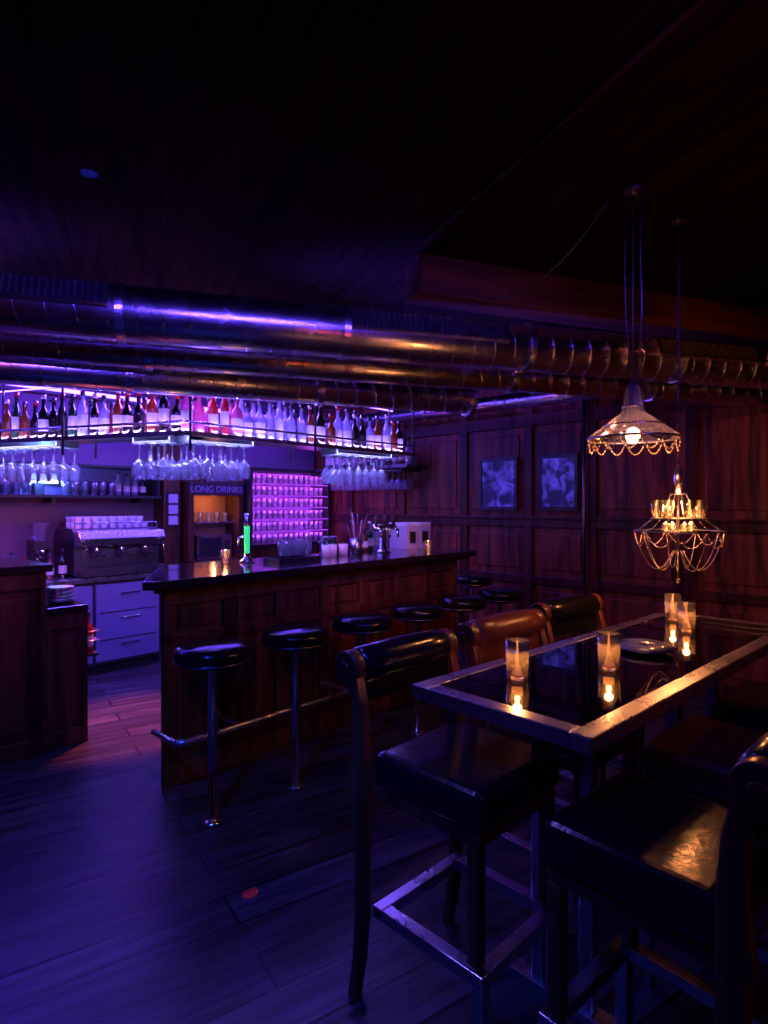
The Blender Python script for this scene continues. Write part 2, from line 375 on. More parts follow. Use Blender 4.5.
def gantry(p0, p1, name, keyfn, glass_ranges, posts):
    p0, p1 = Vector((*p0, 0)), Vector((*p1, 0)); d = p1-p0; L = d.length; mt = T(p0) @ RZ(math.atan2(d.y, d.x))
    b = MB()
    b.bx(0, L, 0, .27, 1.900, 1.918, M['black'])
    b.bx(-.0, L, -.008, 0, 1.893, 1.92, M['duct'])
    b.tube([(0, -.01, 1.975), (L, -.01, 1.975)], .008, M['duct'], 8)
    b.tube([(0, .26, 1.985), (L, .26, 1.985)], .005, M['steel'], 8)
    for x in posts:
        for y in (-.01, .26): b.cyl((x, y, 1.80), (x, y, CEIL), .008, M['black'], 8)
    b.bx(0, L, .268, .280, 2.30, 2.312, M['black']); b.bx(0, L, .262, .268, 2.302, 2.310, M['ledp'])
    for g0, g1 in glass_ranges:
        for y in (.04, .12, .20): b.bx(g0, g1, y-.006, y+.006, 1.862, 1.872, M['black'])
        for x in (g0, g1): b.bx(x-.005, x+.005, .03, .21, 1.862, 1.9, M['black'])
    b.obj(name, mt)
    b = MB(); x = .05
    while x < L-.05:
        k = keyfn(x/L)
        if k:
            h = random.uniform(.25, .31); bottle(b, x, .08+random.uniform(-.015, .015), 1.919, h, random.uniform(.03, .037), k, random.choice([M['black'], M['steel_d'], B['red'], M['white']]), random.random() < .55)
            if random.random() < .6: bottle(b, x+.03, .19, 1.919, random.uniform(.25, .30), .034, keyfn(x/L) or 'clear', None, False)
        x += random.uniform(.078, .10)
    b.obj('bottle_row', mt)
    if glass_ranges:
        b = MB()
        for g0, g1 in glass_ranges:
            x = g0+.04
            while x < g1-.03:
                for y in (.04, .12, .20): wineglass_down(b, x+random.uniform(-.008, .008), y, 1.861, random.uniform(1.15, 1.3))
                x += .09
        b.obj('hanging_wine_glasses', mt)
    return mt, L
def k1(f):
    if f < .75: return random.choice(['dark', 'amber', 'dark', 'green', 'clear', 'red', 'clear', 'dark', 'dark', 'clear'])
    return random.choice(['pink', 'amber', 'dark', 'pink'])
def k2(f):
    if f < .20: return random.choice(['pink', 'pink', 'red', 'pink'])
    if f < .38: return random.choice(['clear', 'clear', 'clear', 'pink', 'clear'])
    return random.choice(['clear', 'dark', 'clear', 'amber', 'clear', 'clear', 'dark'])
G1 = gantry((-2.9, 4.135), (-1.19, 3.545), 'bottle_gantry', k1, [(.1, .80), (1.42, 1.69)], [.05, .9])
G2 = gantry((-1.176, 3.54), (.27, 5.10), 'bottle_gantry', k2, [(.04, .50), (1.25, 1.85)], [.03, 1.0, 2.08])

# ------------------------------------------------------------------ back bar
b = MB()
b.bx(-.6, 1.22, 2.42, 2.98, .08, .81, M['steel_d']); b.bx(-.6, 1.22, 2.46, 2.98, 0, .08, M['black'])
b.bx(-.62, 1.24, 2.38, 2.99, .81, .85, M['steel'])
fridge = pmat('fridge_doors', (.30, .28, .58), .32, .35, noise=.08)
x = -.58
while x < 1.15:
    b.bx(x, x+.57, 2.395, 2.42, .11, .78, fridge)
    b.bx(x+.03, x+.54, 2.388, 2.396, .53, .54, M['black']); b.bx(x+.03, x+.54, 2.388, 2.396, .29, .30, M['black'])
    for zz in (.70, .48, .25): b.bx(x+.2, x+.38, 2.37, 2.385, zz-.01, zz+.005, M['chrome'])
    x += .6
b.obj('under_counter_fridge', BAR, .005)
b = MB()
panelled(b, 1.66, 2.3, 2.45, 2.69, .86, 2.45, M['barwood'], 2); b.bx(1.66, 2.32, 2.41, 2.695, .86, .895, M['top'])
b.obj('back_counter', BAR, .005)

b = MB(); S = M['steel']; C = M['chrome']; K = M['black']
b.prism([(-.24, .02), (.24, .02), (.24, .36), (.18, .42), (-.18, .42), (-.24, .38)], -.38, .38, M['steel_d'], Matrix(((0, 0, 1, 0), (1, 0, 0, 0), (0, 1, 0, 0), (0, 0, 0, 1))))
b.box((0, -.25, .045), (.74, .22, .07), M['steel_d']); b.box((0, -.25, .083), (.7, .19, .006), K)
b.box((0, -.245, .165), (.66, .02, .14), M['steel_d'])
b.prism([(-.30, .26), (-.36, .28), (-.365, .34), (-.33, .40), (-.24, .41), (-.24, .26)], -.38, .38, S, Matrix(((0, 0, 1, 0), (1, 0, 0, 0), (0, 1, 0, 0), (0, 0, 0, 1))))
b.box((0, -.366, .31), (.60, .006, .05), K)
for x in (-.22, 0, .22):
    b.lathe([(.035, 0), (.035, .05), (.03, .07)], (x, -.30, .19), C, 14); b.cyl((x, -.33, .205), (x, -.47, .195), .013, K); b.cyl((x, -.30, .17), (x, -.30, .19), .012, C)
for x in (-.34, .34):
    b.tube([(x, -.37, .28), (x, -.41, .26), (x, -.42, .15)], .006, C); b.cyl((x, -.36, .31), (x, -.40, .31), .022, K)
for y in (-.22, .2): b.tube([(-.37, y, .42), (-.37, y, .47), (.37, y, .47), (.37, y, .42)], .006, C)
for x in (-.3, .3):
    for y in (-.25, .18): b.cyl((x, y, 0), (x, y, .03), .02, K)
for ix in range(9):
    for iy in range(3):
        for iz in range(2):
            if ix > 5 and iz and iy == 0: continue
            b.lathe([(.0, 0), (.026, 0), (.033, .05), (.029, .05), (.022, .008), (0, .008)], (-.31+ix*.075, -.13+iy*.1, .421+iz*.052), M['white'], 12, cap=False)
b.obj('espresso_machine', BAR @ T((.85, 2.72, .851)), .004)
b = MB()
for k in range(10):
    bottle(b, -.45+k*.095, 2.55+random.random()*.08, .851, random.uniform(.2, .3), .034, random.choice(['red', 'amber', 'dark', 'clear', 'red']), None, True)
b.obj('syrup_bottles', BAR)
b = MB()
b.bx(-.08, .08, -.1, .1, 0, .03, K); b.bx(-.07, .07, -.02, .1, .03, .30, K); b.bx(-.075, .075, -.09, .1, .24, .32, K)
b.lathe([(.05, .32), (.085, .46), (.085, .47), (.0, .48)], (0, 0, 0), M['glass'], 16); b.cyl((0, -.06, .17), (0, -.06, .24), .03, C)
b.obj('coffee_grinder', BAR @ T((.30, 2.80, .851)), .004)

b = MB(); b.bx(-.6, 1.38, 2.72, 2.995, 1.545, 1.57, K)
for x in (-.4, .4, 1.2): b.bx(x-.012, x+.012, 2.76, 2.995, 1.50, 1.545, K)
b.bx(-.6, 1.38, 2.72, 2.995, 1.83, 1.85, K)
for x in (-.58, 1.36): b.bx(x-.012, x+.012, 2.74, 2.995, 1.57, 1.83, K)
b.obj('wall_shelf', BAR)
b = MB()
x = -.52
while x < 1.3:
    if x > .95: bottle(b, x, 2.84, 1.571, random.uniform(.2, .22), .033, random.choice(['dark', 'clear', 'dark', 'clear']))
    elif .22 < x < .45: pass
    else:
        tumbler(b, x, 2.80, 1.571, .13); tumbler(b, x+.02, 2.9, 1.571, .13)
    x += .08
b.obj('shelf_glassware', BAR)
b = MB(); b.bx(.22, .50, 2.955, 2.97, 1.68, 1.76, M['ledb']); b.bx(.20, .52, 2.97, 2.99, 1.66, 1.78, K); b.bx(.3, .38, 2.93, 2.97, 1.572, 1.68, K); b.obj('neon_light', BAR)

b = MB(); b.bx(1.42, 1.60, 2.75, 2.98, 0, CEIL, M['barwood']); b.bx(1.40, 1.62, 2.73, 2.99, 0, .12, M['barwood']); b.bx(1.40, 1.62, 2.73, 2.99, 2.6, CEIL, M['barwood']); b.obj('wood_post', BAR, .008)
b = MB(); b.bx(1.44, 1.58, 2.735, 2.748, 1.25, 1.62, K)
for k in range(3): b.bx(1.46, 1.56, 2.73, 2.7345, 1.28+k*.11, 1.37+k*.11, M['paper'])
b.obj('menu_board', BAR)
b = MB(); Wd = M['barwood']
hp = pmat('hatch_back', (.30, .13, .07), .6)
b.bx(1.66, 1.72, 2.70, 2.99, .0, 1.72, Wd); b.bx(2.26, 2.32, 2.70, 2.99, .0, 1.72, Wd)
b.bx(1.64, 2.34, 2.70, 2.99, 1.72, 1.76, Wd); b.bx(1.72, 2.26, 2.97, 2.995, 0, 1.72, hp); b.bx(1.72, 2.26, 2.70, 2.97, .86, .90, Wd)
b.bx(1.72, 2.26, 2.76, 2.97, 1.28, 1.30, M['steel']); b.bx(1.66, 2.32, 2.69, 2.70, 1.58, 1.72, pmat('sign_wood', (.04, .03, .035), .5))
b.bx(1.78, 2.20, 2.74, 2.95, .905, 1.16, M['steel']); b.bx(1.80, 2.07, 2.735, 2.741, .93, 1.13, K); b.bx(2.10, 2.17, 2.735, 2.741, .95, 1.1, M['steel_d'])
for k in range(5): tumbler(b, 1.78+k*.1, 2.85, 1.30, .1)
hat = b.obj('service_hatch', BAR, .004)
tx = bpy.data.curves.new('sign_lettering', 'FONT'); tx.body = 'LONG DRINKS'; tx.size = .095; tx.extrude = .002; tx.align_x = 'CENTER'
tx.materials.append(pmat('sign_paint', (.3, .26, .4), .5))
to = bpy.data.objects.new('sign_lettering', tx); scene.collection.objects.link(to); to.parent = hat
to.matrix_local = T((1.99, 2.687, 1.615)) @ Matrix.Rotation(math.pi/2, 4, 'X')

b = MB()
b.bx(2.36, 3.54, 2.62, 2.98, 0, 1.02, Wd); b.bx(2.36, 2.39, 2.62, 2.98, 1.02, 1.86, K); b.bx(3.51, 3.54, 2.62, 2.98, 1.02, 1.86, K)
b.bx(2.345, 3.55, 2.60, 2.99, 1.0, 1.04, M['top']); b.bx(2.36, 3.54, 2.60, 2.98, 1.86, 1.90, K)
b.bx(2.39, 3.51, 2.96, 2.98, 1.04, 1.86, pmat('shelf_back', (.7, .5, .8), .5))
for k in range(6):
    z = 1.04+k*.137
    if k: b.bx(2.39, 3.51, 2.64, 2.96, z-.012, z, M['glass'])
    b.bx(2.39, 3.51, 2.626, 2.640, z-.010, z, M['ledm'])
b.obj('glass_shelf_unit', BAR)
b = MB()
for k in range(6):
    z = 1.042+k*.137; x = 2.44
    while x < 3.48:
        tumbler(b, x, 2.71, z, .105, .034, M['tumb'])
        tumbler(b, x+.03, 2.82, z, .105, .034, M['tumb']); x += .078
b.obj('shelf_tumblers', BAR)
b = MB(); b.bx(3.25, 3.555, 1.1, 2.55, 1.88, 1.905, K); b.bx(3.24, 3.25, 1.1, 2.55, 1.875, 1.91, M['steel_d'])
for n in (1.2, 2.4): b.bx(3.27, 3.565, n-.01, n+.01, 1.84, 1.88, K)
for x in (3.30, 3.40, 3.50): b.bx(x-.005, x+.005, 1.25, 2.35, 1.85, 1.86, M['steel_d'])
b.obj('wall_shelf', BAR)
b = MB(); n = 1.16
while n < 2.5:
    bottle(b, 3.33, n, 1.906, random.uniform(.25, .32), .035, random.choice(['dark', 'amber', 'clear', 'clear']))
    if random.random() < .6: bottle(b, 3.45, n+.03, 1.906, .29, .035, 'clear', None, False)
    n += .09
b.obj('bottle_row', BAR)
b = MB(); n = 1.27
while n < 2.33:
    for x in (3.30, 3.40, 3.50): wineglass_down(b, x, n, 1.849, 1.1)
    n += .085
b.obj('hanging_wine_glasses', BAR)
b = MB(); b.bx(-2.4, 3.4, 2.93, 2.96, 2.52, 2.55, M['ledp']); b.bx(-2.4, 3.4, 2.96, 3.0, 2.49, 2.58, K); b.obj('led_cornice', BAR)
b = MB()
for t, n in ((-.1, 2.3), (.35, 2.3), (.8, 2.3), (1.3, 2.3), (1.8, 2.3), (2.3, 2.3), (2.8, 2.3), (3.1, 1.6), (.1, 1.5), (.7, 1.5), (1.3, 1.5), (1.9, 1.5), (2.5, 1.5)):
    b.lathe([(.038, 0), (.038, -.012), (.028, -.012)], (t, n, CEIL), M['steel'], 14, cap=False); b.lathe([(.001, -.008), (.028, -.008)], (t, n, CEIL), M['down'], 14, cap=False)
b.obj('ceiling_downlights', BAR)
b = MB()
b.bx(.003, .11, 1.06, 1.40, .50, .515, K); b.bx(.003, .008, 1.06, 1.40, .50, .70, K)
for z in (.60, .66): b.tube([(.005, 1.06, z), (.11, 1.06, z), (.11, 1.40, z), (.005, 1.40, z)], .004, M['steel'], 6)
for n in (1.11, 1.19, 1.27, 1.35): bottle(b, .058, n, .516, .27, .034, random.choice(['amber', 'dark', 'clear', 'red']))
b.obj('bottle_rack', BAR)

# ------------------------------------------------------------------ things on bar top
def candle(mat, name='candle_holder', h=.115, r=.036, power=1.0):
    b = MB()
    b.lathe([(0, 0), (r*.86, 0), (r*.9, .012), (r, h), (r*.93, h), (r*.82, .016), (0, .016)], (0, 0, 0), M['cglass'], 20, cap=False)
    b.lathe([(0, .017), (r*.66, .017), (r*.66, .042), (0, .040)], (0, 0, 0), M['wax_glow'], 16, cap=False)
    b.lathe([(0, .042), (.006, .048), (.0085, .058), (.005, .072), (0, .085)], (0, 0, 0), M['flame'], 10, cap=False)
    o = b.obj(name, mat)
    l = bpy.data.lights.new('flame_light', 'POINT'); l.color = (1, .36, .10); l.energy = power; l.shadow_soft_size = .012
    lo = bpy.data.objects.new('flame_light', l); scene.collection.objects.link(lo); lo.parent = o; lo.location = (0, 0, .085)
    return o
ZT = 1.101
candle(BAR @ T((.70, .50, ZT)), h=.08, r=.032, power=.8)
candle(BAR @ T((2.42, .16, ZT)), h=.08, r=.032, power=.3)
b = MB()
b.lathe([(0, 0), (.05, 0), (.05, .012), (.022, .03), (.018, .06)], (0, 0, 0), C, 18, cap=False)
b.lathe([(.016, .06), (.018, .10), (.018, .24)], (0, 0, 0), M['green'], 16, cap=False)
b.lathe([(.022, .24), (.022, .26), (.014, .29), (.014, .32), (0, .325)], (0, 0, 0), C, 16, cap=False)
b.cyl((0, 0, .17), (.0, .10, .16), .009, C); b.cyl((0, .10, .165), (0, .10, .11), .008, C)
b.obj('illuminated_beer_tap', BAR @ T((.80, .40, ZT)))
b = MB()
b.lathe([(0, 0), (.06, 0), (.06, .012), (.032, .03), (.03, .20), (.0, .21)], (0, 0, 0), C, 20, cap=False)
b.cyl((-.13, 0, .20), (.13, 0, .20), .028, C, 16)
for x in (-.10, 0, .10):
    b.cyl((x, 0, .20), (x, -.07, .18), .011, C); b.cyl((x, -.07, .185), (x, -.07, .12), .010, C); b.lathe([(.010, .20), (.018, .25), (.016, .29), (0, .30)], (x, -.02, 0), K, 12)
b.obj('beer_tap_tower', BAR @ T((2.02, .30, ZT)))
b = MB()
b.lathe([(0, 0), (.05, 0), (.055, .12), (.05, .12), (.046, .01), (0, .01)], (0, 0, 0), M['steel'], 16, cap=False)
for k in range(18):
    a = random.random()*6.28; r = random.uniform(.0, .04); q = random.uniform(.2, .36); dx, dy = math.cos(a), math.sin(a)
    b.tube([(dx*r, dy*r, .02), (dx*(r+.02), dy*(r+.02), q*.6), (dx*(r+.05), dy*(r+.05), q)], .004, random.choice([M['leaf'], B['red'], M['paper'], B['amber']]), 5)
b.obj('straw_holder', BAR @ T((1.78, .36, ZT)))
b = MB()
for k in range(3):
    b.lathe([(0, 0), (.033, 0), (.036, .085), (.032, .085), (.029, .01), (0, .01)], (k*.085, (k % 2)*.03, 0), M['white'], 16, cap=False)
    b.lathe([(0, .07), (.03, .075), (0, .1)], (k*.085, (k % 2)*.03, 0), M['leaf'], 10, cap=False)
b.obj('garnish_jars', BAR @ T((1.45, .34, ZT)))
b = MB()
for k in range(4): bottle(b, k*.075, random.uniform(-.01, .01), 0, random.uniform(.18, .25), .03, ['amber', 'green', 'clear', 'red'][k], random.choice([K, M['steel']]))
b.obj('bitters_bottles', BAR @ T((2.02, .52, ZT)))
b = MB()
for k in range(6): tumbler(b, (k % 3)*.085, (k//3)*.085, 0, .12, .034)
b.obj('bar_glasses', BAR @ T((1.20, .46, ZT)))
b = MB()
b.lathe([(0, 0), (.06, 0), (.075, .13), (.08, .135), (.07, .13), (.056, .01), (0, .01)], (0, 0, 0), M['steel'], 22, cap=False)
for s in (-1, 1): b.tube([(s*.075, -.02, .10), (s*.095, 0, .09), (s*.075, .02, .10)], .004, M['steel'])
b.obj('ice_bucket', BAR @ T((1.62, .52, ZT)))
b = MB()
for s in (-.085, .085):
    b.bx(s-.075, s+.075, -.1, .1, 0, .21, M['paper']); b.bx(s-.078, s+.078, -.103, .103, .20, .225, M['white']); b.bx(s-.04, s+.04, -.104, -.1, .05, .15, M['steel_d'])
b.obj('napkin_dispenser', BAR @ T((2.54, .46, ZT)), .006)
b = MB()
b.bx(-.17, .17, -.09, .09, 0, .012, K)
for s in (-1, 1): b.bx(-.17, .17, s*.085-.005, s*.085+.005, .012, .03, K); b.bx(s*.165-.005, s*.165+.005, -.09, .09, .012, .03, K)
b.obj('serving_tray', BAR @ T((1.05, .24, ZT)))

# ------------------------------------------------------------------ high table
TH = .96; TL = 1.78; TW = .56
b = MB(); S = M['steel']; w = .055
b.bx(0, TL, -w, 0, TH-.04, TH, S); b.bx(0, TL, -TW, -TW+w, TH-.04, TH, S)
b.bx(0, w, -TW+w, -w, TH-.04, TH, S); b.bx(TL-w, TL, -TW+w, -w, TH-.04, TH, S)
for x in (.60, 1.19): b.bx(x-.02, x+.02, -TW+w, -w, TH-.04, TH-.012, M['steel_d'])
for x in (.36, 1.36):
    for y in (-.20, -.36): b.bx(x-.02, x+.02, y-.02, y+.02, .03, TH-.04, S)
    b.bx(x-.03, x+.03, -.46, -.10, 0, .03, S); b.bx(x-.02, x+.02, -TW+w, -w, TH-.08, TH-.04, M['steel_d'])
b.bx(.38, 1.34, -.30, -.26, .28, .32, S)
b.bx(.34, .38, -.18, -.20+.02, .28, .32, S)
tf = b.obj('table_frame', None, .004)
b = MB(); b.bx(w, TL-w, -TW+w, -w, TH-.011, TH-.001, M['tglass']); tg = b.obj('glass_pane')
b = MB()
for x0, x1 in ((w+.01, .57), (.63, 1.16), (1.22, TL-w-.01)):
    F = M['steel']
    b.bx(x0, x1, -.105, -.07, TH-.04, TH-.02, F); b.bx(x0, x1, -TW+.07, -TW+.105, TH-.04, TH-.02, F)
    b.bx(x0, x0+.035, -TW+.105, -.105, TH-.04, TH-.02, F); b.bx(x1-.035, x1, -TW+.105, -.105, TH-.04, TH-.02, F)
tt = b.obj('inner_frames')
e = empty('high_table', TAB)
for o in (tf, tg, tt): o.parent = e
def on_table(x, y): return T((x, y, TH+.0005))
for x, y in ((.40, 1.80), (.712, 1.90), (1.31, 2.72), (1.25, 2.48)):
    candle(on_table(x, y), power=1.6)
b = MB()
for k in range(2): b.lathe([(0, k*.008), (.06, k*.008), (.095, k*.008+.012), (.095, k*.008+.015), (0, k*.008+.005)], (0, 0, 0), M['glass'] if k else M['steel_d'], 26, cap=False)
b.obj('plate_stack', on_table(.93, 2.14))

# ------------------------------------------------------------------ chairs
def chair_meshes():
    out = {}
    b = MB(); b.bx(-.205, .205, .0, .40, .635, .745, M['leather']); out['seat_cushion'] = (b.mesh('seat_cushion'), .03, 4)
    b = MB(); b.bx(-.19, .19, .015, .385, .60, .635, M['chairwood']); out['seat_rail'] = (b.mesh('seat_rail'), .004, 2)
    b = MB()
    prof = [(-.035, 0, .030), (-.012, .12, .034), (.0, .28, .038), (.0, .45, .042), (-.008, .58, .055), (-.012, .68, .062), (-.008, .78, .052), (-.012, .88, .044), (-.035, .97, .046), (-.055, 1.02, .05)]
    for sx in (-1, 1):
        poly = [(y-w_/2-.02, z) for y, z, w_ in prof] + [(y+w_/2-.02, z) for y, z, w_ in prof[::-1]]
        x0 = sx*.222-.018
        mt = Matrix(((0, 0, 1, 0), (1, 0, 0, 0), (0, 1, 0, 0), (0, 0, 0, 1)))
        b.prism(poly, x0, x0+.036, M['chairwood'], mt)
        b.cyl((x0-.004, -.075, .985), (x0+.040, -.075, .985), .052, M['chairwood'], 24)
        xo = x0-.010 if sx < 0 else x0+.036
        b.cyl((xo-.0, -.075, .985), (xo+.010, -.075, .985), .020, M['chairwood'], 16)
    out['back_posts'] = (b.mesh('back_posts'), .005, 2)
    b = MB()
    b.lathe([(0, -.203), (.045, -.203), (.056, -.19), (.060, -.1), (.062, 0), (.060, .1), (.056, .19), (.045, .203), (0, .203)], None, M['leather'], 24, T((0, -.072, .985)) @ Matrix.Rotation(math.pi/2, 4, 'Y'), cap=False)
    b.box((0, -.05, .915), (.40, .035, .07), M['leather'])
    out['back_roll'] = (b.mesh('back_roll'), .008, 2)
    b = MB()
    for sx in (-1, 1): b.bx(sx*.175-.018, sx*.175+.018, .345, .381, .29, .60, M['chairwood'])
    out['front_legs'] = (b.mesh('front_legs'), .004, 2)
    b = MB(); S = M['steel']
    z0, z1 = .25, .285
    b.bx(-.20, .20, .0, .04, z0, z1, S); b.bx(-.20, .20, .36, .40, z0, z1, S)
    b.bx(-.20, -.16, .04, .36, z0, z1, S); b.bx(.16, .20, .04, .36, z0, z1, S)
    for sx in (-1, 1): b.bx(sx*.1825-.0175, sx*.1825+.0175, .365, .40, 0, z0, S)
    out['footrest'] = (b.mesh('footrest'), .003, 2)
    return out
CM = chair_meshes()
brown = {}
for k, (me, bv, sg) in CM.items():
    m2 = me.copy()
    for i, m in enumerate(m2.materials):
        if m == M['leather']: m2.materials[i] = M['leather_b']
    brown[k] = (m2, bv, sg)
def chair(mt, src):
    e = empty('high_chair', mt)
    for k, (me, bv, sg) in src.items(): place(me, k, Matrix(), bv, sg, e)
def left_chair(u, src, y=.11, rot=0): chair(TAB @ T((u, y, 0)) @ RZ(math.pi+rot), src)
def right_chair(u, src, y=-.83, rot=0): chair(TAB @ T((u, y, 0)) @ RZ(rot), src)
left_chair(.15, CM, .12, .03); left_chair(.74, brown, .14); left_chair(1.34, CM, .20, -.05)
right_chair(.17, CM, -.84, -.03); right_chair(.80, brown, -.80); right_chair(1.40, CM, -.80)

# ------------------------------------------------------------------ pendants
def swag(b, p0, p1, sag, n, r=.0045):
    p0, p1 = Vector(p0), Vector(p1); pts = []
    for k in range(n+1):
        f = k/n; p = p0.lerp(p1, f); p.z -= sag*4*f*(1-f); pts.append(p)
        b.sphere(p, r, M['bead'], 6, 4)
    b.tube(pts, .0012, M['bead'], 4)
def plight(name, loc, col, en, r=.03):
    l = bpy.data.lights.new(name, 'POINT'); l.color = col; l.energy = en; l.shadow_soft_size = r
    o = bpy.data.objects.new(name, l); scene.collection.objects.link(o); o.location = loc; return o
px, py, pz, ks = .996, 2.40, 1.745, 1.15
b = MB()
shd = glass('shade_glass', (.4, .38, .8), .8, .12, (.2, .18, .4), .30)
b.lathe([(.012, .19), (.022, .18), (.030, .165), (.034, .11), (.042, .090), (.10, .045), (.148, .010), (.15, 0)], (0, 0, 0), shd, 28, cap=False)
for rr, zz in ((.036, .11), (.101, .045)): b.lathe([(rr, zz-.003), (rr+.003, zz), (rr, zz+.003)], (0, 0, 0), M['steel'], 28, cap=False)
b.lathe([(.149, -.004), (.154, 0), (.149, .005)], (0, 0, 0), M['steel'], 28, cap=False)
b.lathe([(0, .20), (.015, .20), (.018, .14), (.018, .04), (0, .04)], (0, 0, 0), K, 14, cap=False)
b.sphere((0, 0, .012), .024, M['bulb'], 12, 8, 1.2)
for k in range(14):
    a0, a1 = k*math.pi/7, (k+1)*math.pi/7
    swag(b, (.15*math.cos(a0), .15*math.sin(a0), 0), (.15*math.cos(a1), .15*math.sin(a1), 0), .045, 9, .0038)
zc = (CEIL-pz)/ks
b.cyl((0, 0, .20), (0, 0, zc), .003, K, 6)
b.tube([(.02, 0, .20), (.035, .01, .45), (.02, -.01, .65), (.03, 0, zc)], .0035, K, 6)
b.tube([(0, 0, .20), (-.02, .01, .4), (-.030, 0, .6), (-.02, 0, zc)], .0025, K, 6)
b.lathe([(0, zc), (.035, zc), (.035, zc-.015), (.01, zc-.03), (0, zc-.03)], (0, 0, 0), K, 18, cap=False)
b.obj('pendant_lamp', T((px, py, pz)) @ Matrix.Scale(ks, 4))
plight('pendant_bulb_light', (px, py, pz-.03), (1, .34, .11), 6, .03)
cx, cy = 1.30, 2.65
b = MB(); z0 = 1.365; kc = 1.10
N = 24
def ring(r, z, th=.003): b.tube([(r*math.cos(2*math.pi*k/N), r*math.sin(2*math.pi*k/N), z) for k in range(N)], th, M['steel_d'], 6, True)
ring(.165, .0); ring(.10, .05); ring(.03, .15)
for k in range(8):
    a = k*math.pi/4; c_, s_ = math.cos(a), math.sin(a)
    b.tube([(.03*c_, .03*s_, .15), (.05*c_, .05*s_, .10), (.10*c_, .10*s_, .05), (.165*c_, .165*s_, .0)], .002, M['steel_d'], 5)
    if k % 2 == 0:
        b.lathe([(0, 0), (.02, 0), (.028, .07), (.025, .07), (.017, .006), (0, .006)], (.085*c_, .085*s_, .055), M['cglass'], 12, cap=False)
        b.lathe([(0, .06), (.006, .065), (.010, .085), (.005, .10), (0, .11)], (.085*c_, .085*s_, 0), M['bulb'], 8, cap=False)
        b.lathe([(0, 0), (.014, .002), (.016, .03), (.014, .03), (.012, .004), (0, .004)], (.05*c_, .05*s_, .0), M['cglass'], 10, cap=False)
        b.lathe([(0, .0), (.006, .006), (.008, .018), (0, .034)], (.05*c_, .05*s_, .004), M['bulb'], 8, cap=False)
for k in range(9):
    a0, a1 = k*math.pi/4.5, (k+1)*math.pi/4.5
    c0, s0_, c1, s1_ = math.cos(a0), math.sin(a0), math.cos(a1), math.sin(a1)
    swag(b, (.165*c0, .165*s0_, .0), (.165*c1, .165*s1_, .0), .06, 10, .0024)
    swag(b, (.165*c0, .165*s0_, .0), (.02*c0, .02*s0_, -.08), .11, 18, .0020)
    if k % 3 == 0: swag(b, (.165*c0, .165*s0_, .0), (.03*c0, .03*s0_, .15), .05, 12, .0020)
ring(.05, .0, .002)
for k in range(4):
    a = k*math.pi/2+.4; b.tube([(.05*math.cos(a), .05*math.sin(a), 0), (0, 0, .02)], .002, M['steel_d'], 5)
b.sphere((0, 0, -.20), .010, M['bead'], 10, 8)
b.cyl((0, 0, -.20), (0, 0, .25), .004, M['steel_d'], 6)
b.lathe([(0, .25), (.012, .25), (.018, .21), (.01, .15), (0, .15)], (0, 0, 0), M['steel'], 12, cap=False)
zc = (CEIL-z0)/kc
k = 0; z = .25
while z < zc-.03:
    b.box((0, 0, z+.012), (.009 if k % 2 else .0025, .0025 if k % 2 else .009, .026), K); z += .02; k += 1
b.lathe([(0, zc), (.03, zc), (.03, zc-.02), (.008, zc-.03), (0, zc-.03)], (0, 0, 0), K, 18, cap=False)
b.obj('bead_chandelier', T((cx, cy, z0)) @ Matrix.Scale(kc, 4))
plight('chandelier_bulb_light', (cx, cy, z0+.10), (1, .31, .09), 11, .04)
b = MB()
pts = []
A_, Z_ = Vector((.93, 2.46, 2.745)), Vector((.45, 3.05, 2.545))
for k in range(13):
    f = k/12; p = A_.lerp(Z_, f); p.z -= .30*4*f*(1-f)*.5; pts.append(p)
b.tube(pts, .004, K, 6); b.obj('power_cable')

# ------------------------------------------------------------------ lights
def bl(t, n, z): return (BAR @ Vector((t, n, z)))
def area(name, mt, col, en, L, wd=.04, spread=180):
    l = bpy.data.lights.new(name, 'AREA'); l.shape = 'RECTANGLE'; l.size = L; l.size_y = wd; l.color = col; l.energy = en; l.spread = math.radians(spread)
    o = bpy.data.objects.new(name, l); scene.collection.objects.link(o); o.matrix_world = mt; return o
def RX(a): return Matrix.Rotation(math.radians(a), 4, 'X')
def bar_area(name, t, n, z, col, en, L, wd=.04, rx=0, spread=180):
    return area(name, BAR @ T((t, n, z)) @ RX(rx), col, en, L, wd, spread)
VIO = (.08, .03, 1); MAG = (.6, .05, .9); BLU = (.012, .07, 1)
bar_area('led_strip_light', 1.3, 1.5, 2.70, VIO, 28, 3.0)
bar_area('led_strip_light', 1.4, 2.3, 2.70, (.15, .06, 1), 75, 3.2)
bar_area('led_strip_light', -.7, 2.1, 2.70, VIO, 36, 1.8)
for mt, L in (G1, G2):
    area('gantry_led', mt @ T((L/2, .26, 2.30)) @ RX(-30), (.2, .10, 1), 24, L, .02, 140)
    area('added_duct_light', mt @ T((L/2, -.02, 2.0)) @ RX(-118), (.12, .05, 1), 30, L, .012, 56)  # strip added only to throw violet onto the ducts
    area('added_bottle_light', mt @ T((L/2, .012, 1.925)) @ RX(115), (.3, .20, 1), 13, L, .012)  # unseen strip added at the shelf edge to brighten the bottles
    area('added_rack_light', mt @ T((L/2, .005, 1.885)) @ RX(60), (.25, .24, 1), 20, L, .012)  # unseen strip added to brighten the hanging glasses from the front
plight('magenta_spot', bl(.45, .75, 2.25), (1, .12, .5), 9, .03)
for k in range(6):
    bar_area('added_shelf_light', 2.95, 2.645, 1.165+k*.137, (.42, .06, .9), 3.4, 1.08, .008, 60)  # unseen strips added at the shelf fronts to brighten the tumblers
